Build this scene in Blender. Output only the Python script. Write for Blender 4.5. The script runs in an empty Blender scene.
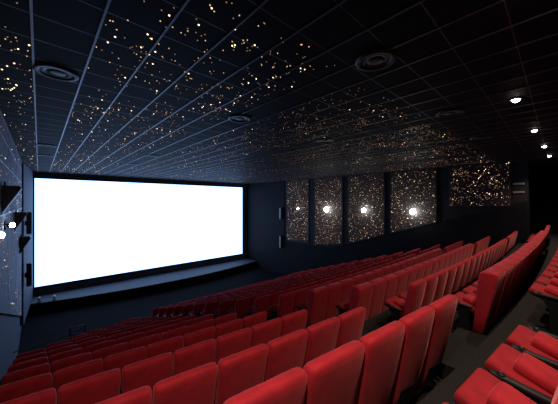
import bpy, bmesh, math, random
from mathutils import Vector, Matrix
random.seed(7)
C = bpy.context.scene.collection
CZ = 7.27                      # eye height above the floor in front of the screen
TH = math.radians(42.7)

# ------------------------------------------------------------------ materials
def new_mat(name):
    m = bpy.data.materials.new(name); m.use_nodes = True
    nt = m.node_tree; b = nt.nodes['Principled BSDF']
    return m, nt, b
def mat(name, col, rough=.6, metal=0, spec=.5, nscale=None, namt=.25, bump=0, bscale=200, sheen=0):
    m, nt, b = new_mat(name)
    b.inputs['Base Color'].default_value = (*col, 1)
    b.inputs['Roughness'].default_value = rough
    b.inputs['Metallic'].default_value = metal
    b.inputs['Specular IOR Level'].default_value = spec
    tc = nt.nodes.new('ShaderNodeTexCoord')
    if nscale:
        n = nt.nodes.new('ShaderNodeTexNoise'); n.inputs['Scale'].default_value = nscale; n.inputs['Detail'].default_value = 4
        nt.links.new(tc.outputs['Object'], n.inputs['Vector'])
        r = nt.nodes.new('ShaderNodeValToRGB')
        r.color_ramp.elements[0].position = .3; r.color_ramp.elements[1].position = .7
        r.color_ramp.elements[0].color = (*[c*(1-namt) for c in col], 1)
        r.color_ramp.elements[1].color = (*[min(1, c*(1+namt)) for c in col], 1)
        nt.links.new(n.outputs['Fac'], r.inputs['Fac']); nt.links.new(r.outputs['Color'], b.inputs['Base Color'])
    if bump:
        n2 = nt.nodes.new('ShaderNodeTexNoise'); n2.inputs['Scale'].default_value = bscale
        nt.links.new(tc.outputs['Object'], n2.inputs['Vector'])
        bp = nt.nodes.new('ShaderNodeBump'); bp.inputs['Strength'].default_value = bump; bp.inputs['Distance'].default_value = .002
        nt.links.new(n2.outputs['Fac'], bp.inputs['Height']); nt.links.new(bp.outputs['Normal'], b.inputs['Normal'])
    if sheen:
        b.inputs['Sheen Weight'].default_value = sheen
        b.inputs['Sheen Roughness'].default_value = .4
        b.inputs['Sheen Tint'].default_value = (1, .35, .35, 1)
    return m
def emis(name, col, s):
    m, nt, b = new_mat(name)
    b.inputs['Base Color'].default_value = (*col, 1)
    b.inputs['Emission Color'].default_value = (*col, 1)
    b.inputs['Emission Strength'].default_value = s
    return m

M = {}
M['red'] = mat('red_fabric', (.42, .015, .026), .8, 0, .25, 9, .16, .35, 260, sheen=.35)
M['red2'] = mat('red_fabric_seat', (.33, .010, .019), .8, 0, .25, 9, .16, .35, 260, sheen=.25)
M['plastic'] = mat('black_plastic', (.008, .008, .009), .55, 0, .35, 30, .2)
M['chair_steel'] = mat('dark_chair_steel', (.02, .02, .022), .45, .6, .5, 20, .2)
M['carpet'] = mat('dark_carpet', (.022, .020, .0195), .95, 0, .1, 60, .35, .5, 90)
M['front_floor'] = mat('dark_front_floor', (.0065, .006, .0068), .95, 0, .05, 20, .3)
M['tile'] = mat('ceiling_tile', (.0065, .0063, .0070), .72, 0, .055, 40, .25)
M['grid'] = mat('ceiling_grid_metal', (.105, .115, .14), .42, .55, .5, 15, .1)
M['grid_dim'] = mat('ceiling_cross_bar_dim', (.045, .048, .058), .5, .3, .4, 15, .1)  # same grid metal, darker: the cross bars' weaker screen glint put into the colour
M['wall'] = mat('dark_wall', (.010, .011, .013), .8, 0, .3, 3, .15)
M['wall_front'] = mat('front_wall', (.07, .075, .085), .8, 0, .3, 3, .15)
M['wall_left'] = mat('left_wall_fabric_screenlit', (.070, .080, .11), .8, 0, .3, 3, .2)  # blue spill from the screen is put into this base colour
M['clad'] = mat('lower_cladding', (.003, .0033, .004), .8, 0, .2, 4, .2)
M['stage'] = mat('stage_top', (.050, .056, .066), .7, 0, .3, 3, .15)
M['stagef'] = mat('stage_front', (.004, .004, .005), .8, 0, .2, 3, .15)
M['black'] = mat('matt_black', (.004, .004, .005), .8, 0, .2, 8, .2)
M['panel'] = mat('panel_fabric', (.030, .024, .021), .8, 0, .3, 25, .35)
M['panel_screenlit'] = mat('panel_fabric_left_screenlit', (.13, .15, .20), .8, 0, .3, 6, .25)  # lighter, bluer copy of the panel fabric, with screen light painted in
M['steel'] = mat('brushed_steel', (.45, .46, .48), .3, .9, .5, 40, .1)
M['trim'] = mat('panel_edge_trim', (.50, .56, .70), .4, .3, .5, 10, .1)
M['speaker'] = mat('speaker_black', (.006, .006, .007), .5, 0, .4, 50, .3)
M['grille'] = mat('grille', (.022, .02, .022), .5, .3, .5, 90, .3)
M['screen'] = emis('lit_screen', (.34, .55, 1.0), 3.0)
M['star'] = emis('star_warm', (1.0, .58, .30), 1.0)
M['star_b'] = emis('star_warm_bright', (1.0, .72, .44), 3.0)
M['star_d'] = emis('star_warm_dim', (1.0, .55, .32), .35)
M['lamp'] = emis('wall_lamp_glass', (.93, .96, 1.0), 60)
M['lens'] = emis('downlight_lens', (1.0, .93, .82), 25)
M['plate'] = mat('grey_plate', (.22, .22, .24), .5, .2, .5, 20, .1)

# ------------------------------------------------------------------ helpers
def obj(name, bm, m, parent=None, smooth=False, loc=None):
    me = bpy.data.meshes.new(name)
    bmesh.ops.recalc_face_normals(bm, faces=bm.faces)
    bm.to_mesh(me); bm.free()
    for mm in (m if isinstance(m, (list, tuple)) else [m]): me.materials.append(mm)
    if smooth:
        for p in me.polygons: p.use_smooth = True
    o = bpy.data.objects.new(name, me); C.objects.link(o)
    if parent: o.parent = parent
    if loc: o.location = loc
    return o
def box(bm, x0, x1, y0, y1, z0, z1, mtx=None, bev=0):
    r = bmesh.ops.create_cube(bm, size=1)
    vs = r['verts']
    for v in vs:
        v.co = Vector((x0+(v.co.x+.5)*(x1-x0), y0+(v.co.y+.5)*(y1-y0), z0+(v.co.z+.5)*(z1-z0)))
    if bev:
        es = list({e for v in vs for e in v.link_edges})
        rr = bmesh.ops.bevel(bm, geom=es, offset=bev, segments=2, affect='EDGES', profile=.6)
        vs = list({v for f in rr['faces'] for v in f.verts} | {v for v in vs if v.is_valid})
    if mtx is not None: bmesh.ops.transform(bm, matrix=mtx, verts=[v for v in vs if v.is_valid])
def tube(bm, a, b, r, n=10):
    a, b = Vector(a), Vector(b); d = b-a
    q = d.to_track_quat('Z', 'Y').to_matrix().to_4x4()
    bmesh.ops.create_cone(bm, cap_ends=True, segments=n, radius1=r, radius2=r, depth=d.length,
                          matrix=Matrix.Translation((a+b)/2) @ q)
def lathe(bm, prof, n=32, mtx=None):
    rings = []
    for r, z in prof:
        if r < 1e-5: rings.append([bm.verts.new((0, 0, z))])
        else: rings.append([bm.verts.new((r*math.cos(2*math.pi*i/n), r*math.sin(2*math.pi*i/n), z)) for i in range(n)])
    for A, B in zip(rings, rings[1:]):
        for i in range(n):
            j = (i+1) % n
            if len(A) == 1 and len(B) > 1: bm.faces.new((A[0], B[i], B[j]))
            elif len(B) == 1 and len(A) > 1: bm.faces.new((A[i], A[j], B[0]))
            elif len(A) > 1: bm.faces.new((A[i], A[j], B[j], B[i]))
    if mtx is not None: bmesh.ops.transform(bm, matrix=mtx, verts=[v for r in rings for v in r])
def prism(bm, pts, axis, a, b):
    """extrude the 2D polygon pts along the axis from a to b"""
    def P(p, t):
        return {'x': (t, p[0], p[1]), 'y': (p[0], t, p[1]), 'z': (p[0], p[1], t)}[axis]
    A = [bm.verts.new(P(p, a)) for p in pts]; B = [bm.verts.new(P(p, b)) for p in pts]
    bm.faces.new(A); bm.faces.new(B[::-1])
    for i in range(len(pts)):
        j = (i+1) % len(pts)
        bm.faces.new((A[i], A[j], B[j], B[i]))
def empty(name, loc, label, cat, group=None, rz=0):
    o = bpy.data.objects.new(name, None); C.objects.link(o)
    o.empty_display_size = .2
    o.location = loc; o.rotation_euler = (0, 0, rz)
    tag(o, label, cat, group); return o
def tag(o, label, cat, group=None):
    o['label'] = label; o['category'] = cat
    if group: o['group'] = group
    return o
def structure(o): o['kind'] = 'structure'; return o
def copy_tree(o, parent=None):
    c = o.copy(); C.objects.link(c)
    if parent: c.parent = parent
    for ch in list(o.children): copy_tree(ch, c)
    return c

# ------------------------------------------------------------------ layout
XL, XR, YS = -.75, 17.95, 25.0
ZC = CZ+2.10
def curve(x):
    return .0078*(x-10.2)**2 if x < 10.2 else .0006*(x-10.2)**2
def slope(x):
    return .0156*(x-10.2) if x < 10.2 else .0012*(x-10.2)
def rowY(k, x):
    if x < 4: off = -.07
    else:
        off = .10*(1-max(0, min(1, (x-8)/5.5)))
        off -= {1: .16, 2: .14, 3: .15, 4: .04}.get(k, 0)
    return .45+1.09*(k-1)+curve(x)+off
def rowZ(k): return CZ-2.09-.37*(k-1)      # floor of row k  (row 15 -> 0)
NR = 15
# floor: one carpeted flight of curved tiers
bm = bmesh.new()
xs = [XL+(XR-XL)*i/44 for i in range(45)]
def riserY(k, x): return .45+1.09*(k-1)+curve(x)-.10
def strip(fa, za, fb, zb):
    A = [bm.verts.new((x, fa(x), za)) for x in xs]; B = [bm.verts.new((x, fb(x), zb)) for x in xs]
    for i in range(len(xs)-1): bm.faces.new((A[i], A[i+1], B[i+1], B[i]))
z0 = rowZ(0)
strip(lambda x: -1.6, z0, lambda x: riserY(1, x), z0)
for k in range(1, NR+1):
    z = rowZ(k)
    strip(lambda x: riserY(k, x), rowZ(k-1), lambda x: riserY(k, x), z)
    if k < NR: strip(lambda x: riserY(k, x), z, lambda x: riserY(k+1, x), z)
# half steps in the two aisles
for (xa, xb) in ((3.50, 4.68), (13.62, 14.22)):
    for k in range(1, NR+1):
        xm = (xa+xb)/2; y = riserY(k, xm)
        box(bm, xa, xb, y+.0, y+.42, rowZ(k)-.01, rowZ(k)+.185)
bmesh.ops.remove_doubles(bm, verts=bm.verts, dist=.0005)
floor = structure(obj('floor', bm, M['carpet']))
bm = bmesh.new(); strip(lambda x: riserY(NR, x), 0, lambda x: YS+.1, 0)
structure(obj('floor', bm, M['front_floor']))
# recess floor at the right
bm = bmesh.new(); box(bm, XR, XR+3, -1.6, 1.1, z0-.1, z0)
structure(obj('floor', bm, M['carpet']))

# ceiling
bm = bmesh.new(); box(bm, XL-.2, XR+3, -1.8, YS+.3, ZC, ZC+.12)
ceil = structure(obj('ceiling', bm, M['tile']))
bm = bmesh.new()
x = -.663
while x < XR+2.5:
    if x > XL: box(bm, x-.012, x+.012, -1.5, YS, ZC-.010, ZC+.01)
    x += .6
structure(obj('ceiling_grid', bm, M['grid'], ceil))
bm = bmesh.new()
y = -1.4
while y < YS:
    box(bm, XL, XR+(2.6 if y < 1 else 0), y-.007, y+.007, ZC-.0015, ZC+.01)
    y += .6
structure(obj('ceiling_grid', bm, M['grid_dim'], ceil))

# walls
def wall(name, b, m):
    bm = bmesh.new(); box(bm, *b); return structure(obj(name, bm, m))
wall('wall_left', (XL-.2, XL, -1.8, YS+.3, 0, ZC), M['wall_left'])
wall('wall_front', (XL, XR+.2, YS, YS+.3, 0, ZC), M['wall_front'])
wall('wall_right', (XR, XR+.2, 1.1, YS, 0, ZC), M['wall'])
wall('wall_recess', (XR+.2, XR+3.1, 1.1, 1.3, 0, ZC), M['black'])
wall('wall_recess', (XR+2.9, XR+3.1, -1.6, 1.1, 0, ZC), M['black'])
wall('wall_back', (XL-.2, XR+3.1, -1.8, -1.6, 0, ZC), M['wall'])
bm = bmesh.new()
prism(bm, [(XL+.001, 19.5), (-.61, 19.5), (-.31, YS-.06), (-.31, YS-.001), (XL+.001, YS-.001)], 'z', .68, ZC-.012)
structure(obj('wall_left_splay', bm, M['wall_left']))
# lower cladding on the right wall, its top edge follows the rake
def rake(y): return CZ+.45-.33*y
bm = bmesh.new()
prism(bm, [(1.12, 0), (18.6, 0), (18.6, rake(13.0)), (12.9, rake(12.9)), (1.12, rake(1.12))], 'x', XR-.05, XR-.001)
structure(obj('trim_1', bm, M['clad']))
bm = bmesh.new()
prism(bm, [(18.6, 0), (YS-.01, 0), (YS-.01, ZC-.001), (18.6, ZC-.001)], 'x', XR-.05, XR-.001)
structure(obj('trim_2', bm, M['clad']))

# screen and its masking border
SX0, SX1, SZ0, SZ1 = -.23, 17.25, CZ-5.95, CZ+1.66
scr = empty('cinema_screen', ((SX0+SX1)/2, YS-.05, SZ0), 'huge glowing white cinema screen on the front wall above the stage', 'screen')
bm = bmesh.new(); w = (SX1-SX0)/2
box(bm, -w, w, -.02, 0, 0, SZ1-SZ0); obj('projection_surface', bm, M['screen'], scr)
bm = bmesh.new(); H = SZ1-SZ0
for b in ((-w-.07, -w, -.035, .045, -.14, H+.10), (w, w+.10, -.035, .045, -.14, H+.10), (-w, w, -.035, .045, H, H+.10), (-w, w, -.035, .045, -.14, 0)):
    box(bm, *b)
obj('masking_frame', bm, M['black'], scr)

# stage
def stageY(x): return 22.0+1.15*((x-8.9)/9)**2
st = structure(bpy.data.objects.new('trim_3', None)); C.objects.link(st)
bm = bmesh.new()
P = [(x, stageY(x)) for x in [XL+.002+(XR-.06-XL)*i/30 for i in range(31)]]
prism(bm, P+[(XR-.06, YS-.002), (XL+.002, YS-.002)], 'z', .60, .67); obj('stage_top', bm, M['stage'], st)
bm = bmesh.new()
P2 = [(x, y+.03) for x, y in P]
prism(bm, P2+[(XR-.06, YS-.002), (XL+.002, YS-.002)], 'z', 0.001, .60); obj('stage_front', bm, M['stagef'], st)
for i, (x, lab) in enumerate(((.0, 'small black stage light on the far left stage corner'), (.75, 'small black stage light beside the left corner light on the stage'))):
    t = empty('stage_light', (x, stageY(x)+.2, .67), lab, 'stage light', 'stage lights')
    bm = bmesh.new(); box(bm, -.1, .1, -.1, .1, 0, .03); tube(bm, (0, 0, .03), (0, 0, .14), .02); obj('base', bm, M['black'], t)
    bm = bmesh.new(); tube(bm, (0, -.1, .2), (0, .12, .26), .075, 16); obj('lamp_head', bm, M['plate'], t)

# ------------------------------------------------------------------ star lights
def star_mesh(bm, p, r, mi, flat=None):
    """small faceted bead"""
    ds = [(1, 0, 0), (-1, 0, 0), (0, 1, 0), (0, -1, 0), (0, 0, 1), (0, 0, -1)]
    v = [bm.verts.new(Vector(p)+Vector(d)*r) for d in ds]
    for a, b, c in ((0, 2, 4), (2, 1, 4), (1, 3, 4), (3, 0, 4), (2, 0, 5), (1, 2, 5), (3, 1, 5), (0, 3, 5)):
        f = bm.faces.new((v[a], v[b], v[c])); f.material_index = mi
def pick():
    q = random.random()
    return 1 if q < .11 else (0 if q < .5 else 2)
bm = bmesh.new()
zones = [(-.64, -.08, 3.6, 23.5)]
for (a, b) in ((.56, 3.38), (4.16, 6.9), (7.62, 10.4), (11.1, 13.9), (14.6, 17.5)): zones.append((a, b, 2.3, 23.5))
for (a, b, ya, yb) in zones:
    dens = 32
    # clusters of fibre ends
    area = (b-a)*(yb-ya); n = int(area*dens)
    cl = [(random.uniform(a, b), random.uniform(ya, yb), random.uniform(.25, .8)) for _ in range(int(area*1.0))]
    for _ in range(n):
        if random.random() < .35:
            c = random.choice(cl); x = random.gauss(c[0], c[2]*.5); y = random.gauss(c[1], c[2]*.5)
        else: x = random.uniform(a, b); y = random.uniform(ya, yb)
        if not (a < x < b and ya < y < yb): continue
        if random.random() > max(.3, 1.0-.075*y+.15): continue
        mi = pick()
        if a > 4 and random.random() < .7: mi = 2
        star_mesh(bm, (x, y, ZC-.004), (.0100, .0130, .0090)[mi], mi)
o = obj('star_lights', bm, [M['star'], M['star_b'], M['star_d']])
tag(o, 'hundreds of tiny warm fibre optic star points scattered over the dark ceiling', 'star lights'); o['kind'] = 'stuff'

def star_panel(name, side, ya, yb, bot_a, bot_b, label, dens):
    """wall panel between ya..yb, bottom heights bot_a (at ya) and bot_b (at yb)"""
    if side > 0: xa, xb, xf = XR-.07, XR-.001, XR-.072
    else: xa, xb, xf = XL+.001, XL+.07, XL+.072
    t = empty(name, ((xa+xb)/2, (ya+yb)/2, min(bot_a, bot_b)), label, 'wall panel', 'starlit panels on the right wall' if side > 0 else 'starlit panels on the left wall')
    L = t.location
    bm = bmesh.new()
    prism(bm, [(ya-L.y, bot_a-L.z), (yb-L.y, bot_b-L.z), (yb-L.y, ZC-.012-L.z), (ya-L.y, ZC-.012-L.z)], 'x', xa-L.x, xb-L.x)
    obj('panel', bm, M['panel'] if side > 0 else M['panel_screenlit'], t)
    bm = bmesh.new(); n = int((yb-ya)*(ZC-(bot_a+bot_b)/2)*dens)
    cl = [(random.uniform(ya, yb), random.uniform(min(bot_a, bot_b), ZC), random.uniform(.3, .6)) for _ in range(max(6, n//12))]
    for _ in range(n):
        if random.random() < .2:
            c = random.choice(cl); y = random.gauss(c[0], c[2]*.6); z = random.gauss(c[1], c[2]*.6)
        else: y = random.uniform(ya, yb); z = random.uniform(min(bot_a, bot_b), ZC)
        if not (ya+.05 < y < yb-.05): continue
        zb = bot_a+(bot_b-bot_a)*(y-ya)/(yb-ya)
        if not (zb+.05 < z < ZC-.05): continue
        mi = pick(); star_mesh(bm, (xf-L.x, y-L.y, z-L.z), ((.0155, .020, .013) if side > 0 else (.012, .014, .01))[mi], mi)
    s = obj('star_points', bm, [M['star'], M['star_b'], M['star_d']], t); s['kind'] = 'stuff'
    return t
dr = 46
star_panel('star_panel', 1, 15.45, 18.3, CZ-3.7, CZ-3.75, 'starlit wall panel nearest the screen on the right wall', 48)
star_panel('star_panel', 1, 11.9, 14.75, CZ-3.45, CZ-3.75, 'starlit wall panel second from the screen on the right wall', 48)
star_panel('star_panel', 1, 8.45, 11.35, rake(8.45)+.02, rake(11.35)+.02, 'starlit wall panel in the middle of the five on the right wall', dr)
star_panel('star_panel', 1, 5.15, 8.0, rake(5.15)+.02, rake(8.0)+.02, 'starlit wall panel second from the rear exit on the right wall', dr)
star_panel('star_panel', 1, 1.75, 4.5, CZ-.22, CZ-.27, 'brightest short starlit wall panel nearest the dark rear exit', dr+8)
lab = ['left wall panel beside the near seats', 'second starlit panel along the left wall', 'third starlit panel along the left wall', 'fourth starlit panel along the left wall', 'starlit panel at the screen end of the left wall']
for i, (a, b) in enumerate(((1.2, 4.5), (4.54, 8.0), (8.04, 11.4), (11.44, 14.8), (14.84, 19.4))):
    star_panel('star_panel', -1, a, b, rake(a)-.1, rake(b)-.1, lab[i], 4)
# thin bright joints running along the left wall
bm = bmesh.new()
for z in (1.65, 1.0, .34, -.33):
    y0 = 1.2
    y1 = 19.4 if z > -5 else 10
    for a, b in ((1.2, 8), (8, 19.4)): box(bm, XL+.001, XL+.080, a, b, CZ+z-.009, CZ+z+.009)
for y in (8.02, 11.42, 14.82): box(bm, XL+.001, XL+.078, y-.012, y+.012, rake(y)-.05, ZC-.02)
structure(obj('trim_4', bm, M['trim']))

# ------------------------------------------------------------------ lamps
def wall_lamp(x, y, z, side, label, r, strength):
    t = empty('wall_lamp', (x, y, z), label, 'wall lamp', 'wall lamps on the %s wall' % ('right' if side > 0 else 'left'))
    bm = bmesh.new(); lathe(bm, [(0, 0), (.12, 0), (.12, .03), (.05, .04), (.05, .10), (0, .10)], 24, Matrix.Rotation(math.radians(-90 if side > 0 else 90), 4, 'Y'))
    obj('mount', bm, M['black'], t)
    bm = bmesh.new(); bmesh.ops.create_uvsphere(bm, u_segments=20, v_segments=12, radius=r, matrix=Matrix.Translation((-side*(.10+r*.8), 0, 0)))
    obj('globe', bm, M['lamp'], t, True)
    return t
for y, r, lb in ((16.6, .075, 'small dim wall lamp on the panel nearest the screen'), (13.3, .19, 'bright wall lamp on the second panel from the screen'),
               (9.9, .15, 'bright wall lamp on the middle starlit panel'), (6.45, .17, 'bright wall lamp lowest and nearest the rear seats on the right wall')):
    wall_lamp(XR-.071, y, CZ-.62, 1, lb, r, 1)
for y, r, lb in ((16.5, .06, 'small round lamp at the screen end of the left wall'), (10.0, .06, 'bright wall lamp between the speakers on the left wall'),
               (7.1, .06, 'brightest wall lamp at the left edge of the photo')):
    wall_lamp(XL+.071, y, CZ-.62, -1, lb, r, 1)

def downlight(x, y, label, power, lit=True, rx=0, ry=0, col=(1, .78, .62), angle=128):
    t = empty('downlight', (x, y, ZC-.012), label, 'ceiling light', 'ceiling downlights')
    bm = bmesh.new(); lathe(bm, [(.11, .01), (.11, -.008), (.085, -.012), (.08, .01)], 32)
    obj('trim_ring', bm, M['plastic'], t, True)
    bm = bmesh.new(); lathe(bm, [(0, -.055), (.03, -.05), (.052, -.034), (.062, -.012), (.064, .008), (0, .008)], 24)
    obj('lens', bm, M['lens'], t)
    L = bpy.data.lights.new('bulb', 'SPOT'); L.energy = power; L.color = col; L.spot_size = math.radians(angle); L.spot_blend = 1; L.shadow_soft_size = .07
    lo = bpy.data.objects.new('bulb', L); C.objects.link(lo); lo.parent = t; lo.location = (0, 0, -.14); lo.rotation_euler = (rx, ry, 0)
    return t
downlight(.2, .25, 'ceiling downlight above the rear left corner', 400)
downlight(3.55, .12, 'ceiling downlight above the rear end of the near aisle', 260)
downlight(7.14, .62, 'round ceiling downlight, largest of the lit ones at right', 250)
downlight(10.6, .52, 'round ceiling downlight, second of the lit ones at right', 250)
downlight(13.9, .42, 'round ceiling downlight, third of the lit ones at right', 250)
downlight(16.9, .34, 'round ceiling downlight nearest the rear exit on the right', 260)

# round speakers in the ceiling
def ceiling_speaker():
    t = empty('ceiling_speaker', (0, 0, 0), '', 'ceiling speaker', 'round ceiling speakers')
    bm = bmesh.new(); lathe(bm, [(.285, .012), (.285, -.012), (.26, -.022), (.225, -.022), (.21, -.004), (.20, .01)], 40); obj('rim', bm, M['speaker'], t, True)
    bm = bmesh.new(); lathe(bm, [(.205, .0), (.17, -.006), (.13, .0), (.13, .008), (.205, .010)], 40); obj('cone', bm, M['grille'], t, True)
    bm = bmesh.new(); lathe(bm, [(0, -.012), (.06, -.010), (.125, -.002), (.125, .008), (0, .008)], 32); obj('grille', bm, M['speaker'], t, True)
    return t
cs = [(.21, 5.52, 'round black ceiling speaker at upper left of the photo'), (3.66, 1.86, 'round black ceiling speaker, nearest of all, above the near aisle'),
      (7.12, 1.77, 'round black ceiling speaker before the first lit downlight'), (10.6, 1.77, 'round black ceiling speaker beyond the second one at right'),
      (3.69, 5.45, 'round black ceiling speaker in the middle of the starry ceiling'), (7.17, 5.45, 'round black ceiling speaker above the right-hand aisle seats'),
      (.20, 12.9, 'round black ceiling speaker far off near the screen at left'), (3.75, 12.6, 'round black ceiling speaker far off in the second bay before the screen'),
      (.20, 15.8, 'farthest round ceiling speaker at left before the screen'), (3.8, 16.2, 'farthest round ceiling speaker above the screen, second bay')]
proto = ceiling_speaker()
for i, (x, y, lb) in enumerate(cs):
    o = proto if i == 0 else copy_tree(proto)
    o.location = (x, y, ZC-.012); o['label'] = lb

# wall speakers
def wall_speaker():
    t = empty('wall_speaker', (0, 0, 0), '', 'speaker', 'wedge speakers on the left wall')
    bm = bmesh.new(); prism(bm, [(0, -.02), (.34, .30), (.30, .36), (0, .36)], 'y', -.2, .2); 
    prism(bm, [(0, -.32), (.34, .30), (0, .30)], 'y', -.199, .199)
    obj('cabinet', bm, M['speaker'], t)
    bm = bmesh.new(); tube(bm, (.03, 0, .34), (.03, 0, .46), .02); obj('bracket', bm, M['black'], t)
    return t
proto = wall_speaker()
for i, (y, z, s, lb) in enumerate(((9.5, .05, 1.0, 'black wedge speaker nearest on the left wall above the brightest lamp'), (13.9, -.75, 1.0, 'black wedge speaker between two lamps on the left wall'),
                             (17.2, -2.05, 1.15, 'lowest black wedge speaker on the left wall near the screen'))):
    o = proto if i == 0 else copy_tree(proto)
    o.location = (XL+.085, y, CZ+z); o.scale = (s, s, s); o['label'] = lb
def column_speaker(x, y, z, h, side, label):
    t = empty('column_speaker', (x, y, z), label, 'speaker', 'tall speakers flanking the screen')
    bm = bmesh.new(); box(bm, -.10, .10, -.11, .11, 0, h, bev=.02); obj('cabinet', bm, M['speaker'], t)
    bm = bmesh.new(); s = -side
    box(bm, s*.112-.010, s*.112+.010, -.08, .08, .06, h-.06); obj('grille', bm, M['plate'], t)
    bm = bmesh.new(); box(bm, *sorted((-s*.10, -s*.165)), -.04, .04, h*.4, h*.6); obj('bracket', bm, M['black'], t)
for side, x in ((-1, -.61+.02+.18), (1, XR-.22)):
    w = 'left' if side < 0 else 'right'
    cy = 19.75 if side < 0 else 18.95
    column_speaker(x, cy, CZ-1.75, 1.2, side, 'upper tall speaker on the %s wall beside the screen' % w)
    column_speaker(x, cy, CZ-4.6, 1.25, side, 'lower tall speaker on the %s wall beside the screen' % w)
# two pale plates by the rear exit
for z, lb in ((.93, 'upper small grey plate on the right wall by the rear exit'), (.50, 'lower small grey plate on the right wall by the rear exit')):
    bm = bmesh.new(); box(bm, -.02, .02, -.22, .22, -.05, .05, bev=.008)
    tag(obj('wall_plate', bm, M['plate'], loc=(XR-.025, 1.45, CZ+z)), lb, 'wall plate', 'grey plates by the rear exit')

# ------------------------------------------------------------------ seats
def rring(cx, cy, hw, ht, r, z, n=3, bow=0.0, sag=0.0):
    pts = []
    for sx, sy, a0 in ((1, 1, 0), (-1, 1, 90), (-1, -1, 180), (1, -1, 270)):
        for i in range(n+1):
            a = math.radians(a0+90*i/n)
            pts.append([cx+sx*(hw-r)+r*math.cos(a), cy+sy*(ht-r)+r*math.sin(a), z])
    # extra points along the long sides for the bow
    out = []
    for i, p in enumerate(pts):
        q = pts[(i+1) % len(pts)]
        out.append(p)
        if abs(p[0]-q[0]) > hw:
            for t in (.25, .5, .75): out.append([p[0]+(q[0]-p[0])*t, p[1]+(q[1]-p[1])*t, z])
    for p in out:
        u = (p[0]-cx)/hw
        p[1] += bow*u*u
        p[2] -= sag*abs(u)**4
    return out
def loft(bm, rings):
    R = [[bm.verts.new(p) for p in r] for r in rings]
    n = len(R[0])
    for A, B in zip(R, R[1:]):
        for i in range(n): bm.faces.new((A[i], A[(i+1) % n], B[(i+1) % n], B[i]))
    bm.faces.new(R[0][::-1]); bm.faces.new(R[-1])
# local frame: +y faces the screen, back of the seat top at y=0, z=0 on the tier
def yb(z): return .055+(1.05-z)*.19
def backrest_bm():
    bm = bmesh.new(); rings = []
    for z, hw, ht, r in ((.13, .215, .030, .02), (.14, .222, .040, .03), (.28, .240, .048, .03), (.42, .252, .055, .035), (.62, .264, .062, .04), (.85, .270, .062, .04),
                         (.97, .2715, .060, .04), (1.02, .269, .054, .035), (1.043, .262, .042, .030), (1.053, .250, .026, .020)):
        rings.append(rring(0, yb(z), hw, ht, r, z, bow=.022, sag=.022 if z > .9 else 0))
    loft(bm, rings); return bm
def wide_back_bm():
    bm = bmesh.new(); rings = []
    for z, hw, ht, r in ((.12, .262, .060, .012), (.13, .268, .066, .012), (.42, .2725, .080, .015), (.70, .2728, .100, .015), (.95, .2728, .112, .02),
                         (1.03, .2728, .110, .02), (1.06, .272, .098, .02), (1.072, .270, .075, .015)):
        rings.append(rring(0, .115+(1.05-z)*.14, hw, ht, r, z))
    loft(bm, rings); return bm
def shell_bm():       # lower dark rear shell
    bm = bmesh.new()
    rings = [rring(0, yb(z)-.050, .17, .010, .008, z, bow=.022) for z in (.16, .34)]
    loft(bm, rings); return bm
PT = math.radians(18)
padM = Matrix.Translation((0, .19, .325)) @ Matrix.Rotation(PT, 4, 'X')
def pad_bm():
    bm = bmesh.new()
    # base slab with a rounded front
    rings = [rring(0, .235, .190, .21, .03, 0), rring(0, .24, .212, .235, .03, .02), rring(0, .24, .218, .24, .03, .06), rring(0, .24, .214, .237, .03, .085), rring(0, .235, .202, .225, .028, .095)]
    loft(bm, rings); bmesh.ops.transform(bm, matrix=padM, verts=bm.verts); return bm
def cushion_bm():
    bm = bmesh.new()
    rings = [rring(0, .175, .120, .170, .03, .09), rring(0, .175, .130, .178, .035, .12), rring(0, .175, .120, .170, .035, .155), rring(0, .17, .092, .150, .03, .170)]
    loft(bm, rings)
    bmesh.ops.transform(bm, matrix=padM, verts=bm.verts); return bm
ARM = Matrix.Translation((0, .265, .465)) @ Matrix.Rotation(math.radians(5), 4, 'X')
def arm_bm():
    bm = bmesh.new()
    rings = [rring(0, .15, .021, .165, .020, 0), rring(0, .15, .027, .17, .025, .012), rring(0, .15, .027, .17, .025, .032), rring(0, .15, .018, .162, .016, .042)]
    loft(bm, rings); bmesh.ops.transform(bm, matrix=ARM, verts=bm.verts); return bm
def cup_bm():
    bm = bmesh.new(); lathe(bm, [(.024, .0), (.026, .012), (.022, .014), (.019, .003)], 16, ARM @ Matrix.Translation((0, .25, .038))); return bm
def leg_bm():
    bm = bmesh.new()
    prism(bm, [(.22, 0), (.52, 0), (.52, .025), (.42, .04), (.42, .33), (.50, .48), (.30, .465), (.28, .04), (.22, .025)], 'x', -.016, .016)
    return bm
def make_seat(end=False, wide=False):
    t = empty('cinema_chair', (0, 0, 0), '', 'chair')
    b = obj('backrest', wide_back_bm() if wide else backrest_bm(), M['red'], t, True)
    if not wide: obj('rear_shell', shell_bm(), M['plastic'], b)
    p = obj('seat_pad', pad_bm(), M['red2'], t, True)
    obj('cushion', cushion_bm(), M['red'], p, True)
    for s in ((1,) if not end else (1, -1)):
        g = obj('leg', leg_bm(), M['chair_steel'], t); g.location = (s*.275, .06 if wide else 0, 0)
        a = obj('armrest', arm_bm(), M['plastic'], t, True); a.location = (s*.275, .06 if wide else 0, 0)
        obj('cup_ring', cup_bm(), M['chair_steel'], a, True)
    return t
protos = {(e, w): make_seat(e, w) for e in (False, True) for w in (False, True)}
ordn = ['zeroth', 'first', 'second', 'third', 'fourth', 'fifth', 'sixth', 'seventh', 'eighth', 'ninth', 'tenth', 'eleventh', 'twelfth', 'thirteenth', 'fourteenth', 'fifteenth', 'sixteenth', 'seventeenth']
spots = []
def cam_uv(x, y, z):
    d = x*math.sin(TH)+y*math.cos(TH)
    if d < .15: return None
    return (279+260*(x*math.cos(TH)-y*math.sin(TH))/d, 202-260*z/d, d)
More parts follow.
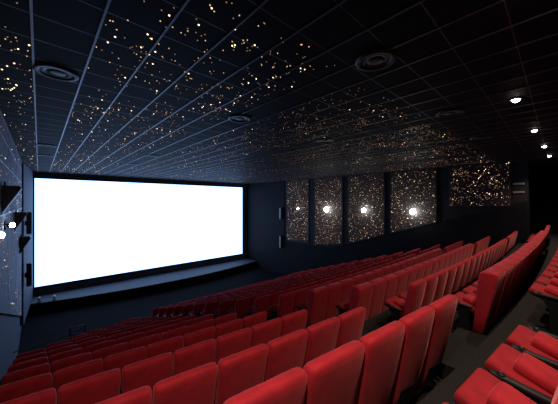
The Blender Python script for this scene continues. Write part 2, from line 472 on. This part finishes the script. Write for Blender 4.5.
for k in range(0, NR+1):
    # left block (counted from the near aisle)
    n = 7 if k <= 8 else {9: 6, 10: 5, 11: 4, 12: 2, 13: 1}.get(k, 0)
    for i in range(n):
        x = 3.42-.275-.55*i
        spots.append((k, x, 'left', i, i == n-1))
    for i in range(16):
        spots.append((k, 4.85+.275+.55*i, 'middle', i, i == 0))
    for i in range(6):
        spots.append((k, 14.35+.275+.55*i, 'right', i, i == 0))
vis = []
for s in spots:
    k, x, blk, i, end = s
    y = rowY(k, x); z = rowZ(k)
    ok = False
    for dy, dz in ((0, 1.03), (.05, .6), (.55, .5), (.2, .1)):
        for dx in (-.27, .27):
            c = cam_uv(x+dx, y+dy, z+dz-CZ)
            if c and -10 < c[0] < 568 and c[1] < 414: ok = True
    if k == 0 and x < .9: ok = False
    if ok:
        d = x*math.sin(TH)+y*math.cos(TH)
        vis.append((d, s))
vis.sort(key=lambda q: q[0])
def place(o, k, x):
    y = rowY(k, x)
    o.scale = (1, 1, 1.02 if (x < 4 and k == 1) else (.93 if (x < 4 and k > 1) else .97))
    o.location = (x, y, rowZ(k)); o.rotation_euler = (0, 0, math.atan(slope(x))*.9)
def label(k, blk, i):
    row = 'the rearmost row at right' if k == 0 else ('the nearest full row' if k == 1 else ('the front row' if k == NR else 'the %s row' % ordn[k]))
    if blk == 'left': return 'red cinema chair, %s left of the near aisle in %s' % (ordn[i+1], row)
    if blk == 'middle':
        return 'red cinema chair, %s right of the near aisle in %s' % (ordn[i+1], row)
    return 'red cinema chair, %s beyond the far aisle in %s' % (ordn[i+1], row)
NMAX = 298
first = {q: True for q in protos}
stuff = bmesh.new()
for q, (d, (k, x, blk, i, end)) in enumerate(vis):
    if q < NMAX:
        key = (end, blk == 'middle' and k in (1, 3, 4))
        P = protos[key]
        o = P if first[key] else copy_tree(P)
        first[key] = False
        place(o, k, x)
        o['label'] = label(k, blk, i); o['group'] = 'red seats of the %s block' % blk
    else:
        y = rowY(k, x)
        mt = Matrix.Translation((x, y, rowZ(k))) @ Matrix.Rotation(math.atan(slope(x))*.9, 4, 'Z')
        for fn, mi in ((backrest_bm, 0), (pad_bm, 0), (arm_bm, 1), (leg_bm, 1)):
            b = fn()
            off = Matrix.Translation((.275, 0, 0)) if mi else Matrix()
            bmesh.ops.transform(b, matrix=mt @ off, verts=b.verts)
            me = bpy.data.meshes.new('tmp'); b.to_mesh(me); b.free()
            n0 = len(stuff.faces)
            stuff.from_mesh(me); bpy.data.meshes.remove(me)
            stuff.faces.ensure_lookup_table()
            for f in stuff.faces[n0:]: f.material_index = mi
if len(stuff.verts):
    o = obj('cinema_chairs', stuff, [M['red'], M['plastic']], None, True)
    tag(o, 'rows of small far red cinema seats towards the screen and right wall', 'seats'); o['kind'] = 'stuff'
else: stuff.free()
print('seats in view', len(vis))

# ------------------------------------------------------------------ railing in front of the left block
def rail():
    zf = rowZ(13)
    t = empty('handrail', (.95, 12.9, zf), 'dark metal guard rail with bright top edge before the left seats', 'handrail')
    L = t.location
    def T(bm, a, b, r): tube(bm, Vector(a)-L, Vector(b)-L, r)
    top = CZ-4.78
    for x in (.86, 1.32):
        bm = bmesh.new(); T(bm, (x, 12.6, zf), (x, 12.6, top), .025); obj('post', bm, M['chair_steel'], t)
    bm = bmesh.new(); T(bm, (.84, 12.6, top), (1.36, 12.6, top), .022); T(bm, (1.34, 12.6, top), (1.34, 12.6, top-.25), .022); obj('top_rail', bm, M['steel'], t)
    for dz in (.15, .30, .45):
        bm = bmesh.new(); T(bm, (.86, 12.6, top-dz), (1.32, 12.6, top-dz), .016); obj('middle_rail', bm, M['chair_steel'], t)
    bm = bmesh.new(); T(bm, (.86, 12.6, top-.2), (XL+.09, 12.9, top-.45), .018); obj('sloping_rail', bm, M['plate'], t)
rail()

# ------------------------------------------------------------------ world, camera
w = bpy.data.worlds.new('dark'); bpy.context.scene.world = w; w.use_nodes = True
w.node_tree.nodes['Background'].inputs['Color'].default_value = (.02, .025, .04, 1)
w.node_tree.nodes['Background'].inputs['Strength'].default_value = .02
cam = bpy.data.cameras.new('camera'); co = bpy.data.objects.new('camera', cam); C.objects.link(co)
cam.sensor_width = 36; cam.sensor_fit = 'HORIZONTAL'; cam.lens = 260/558*36; cam.clip_start = .02
co.location = (0, 0, CZ); co.rotation_euler = (math.radians(90), 0, -TH)
sc = bpy.context.scene; sc.camera = co
sc.view_settings.view_transform = 'Standard'
sc.view_settings.look = 'None'
sc.cycles.use_denoising = True
sc.cycles.sample_clamp_indirect = 3
sc.cycles.max_bounces = 6
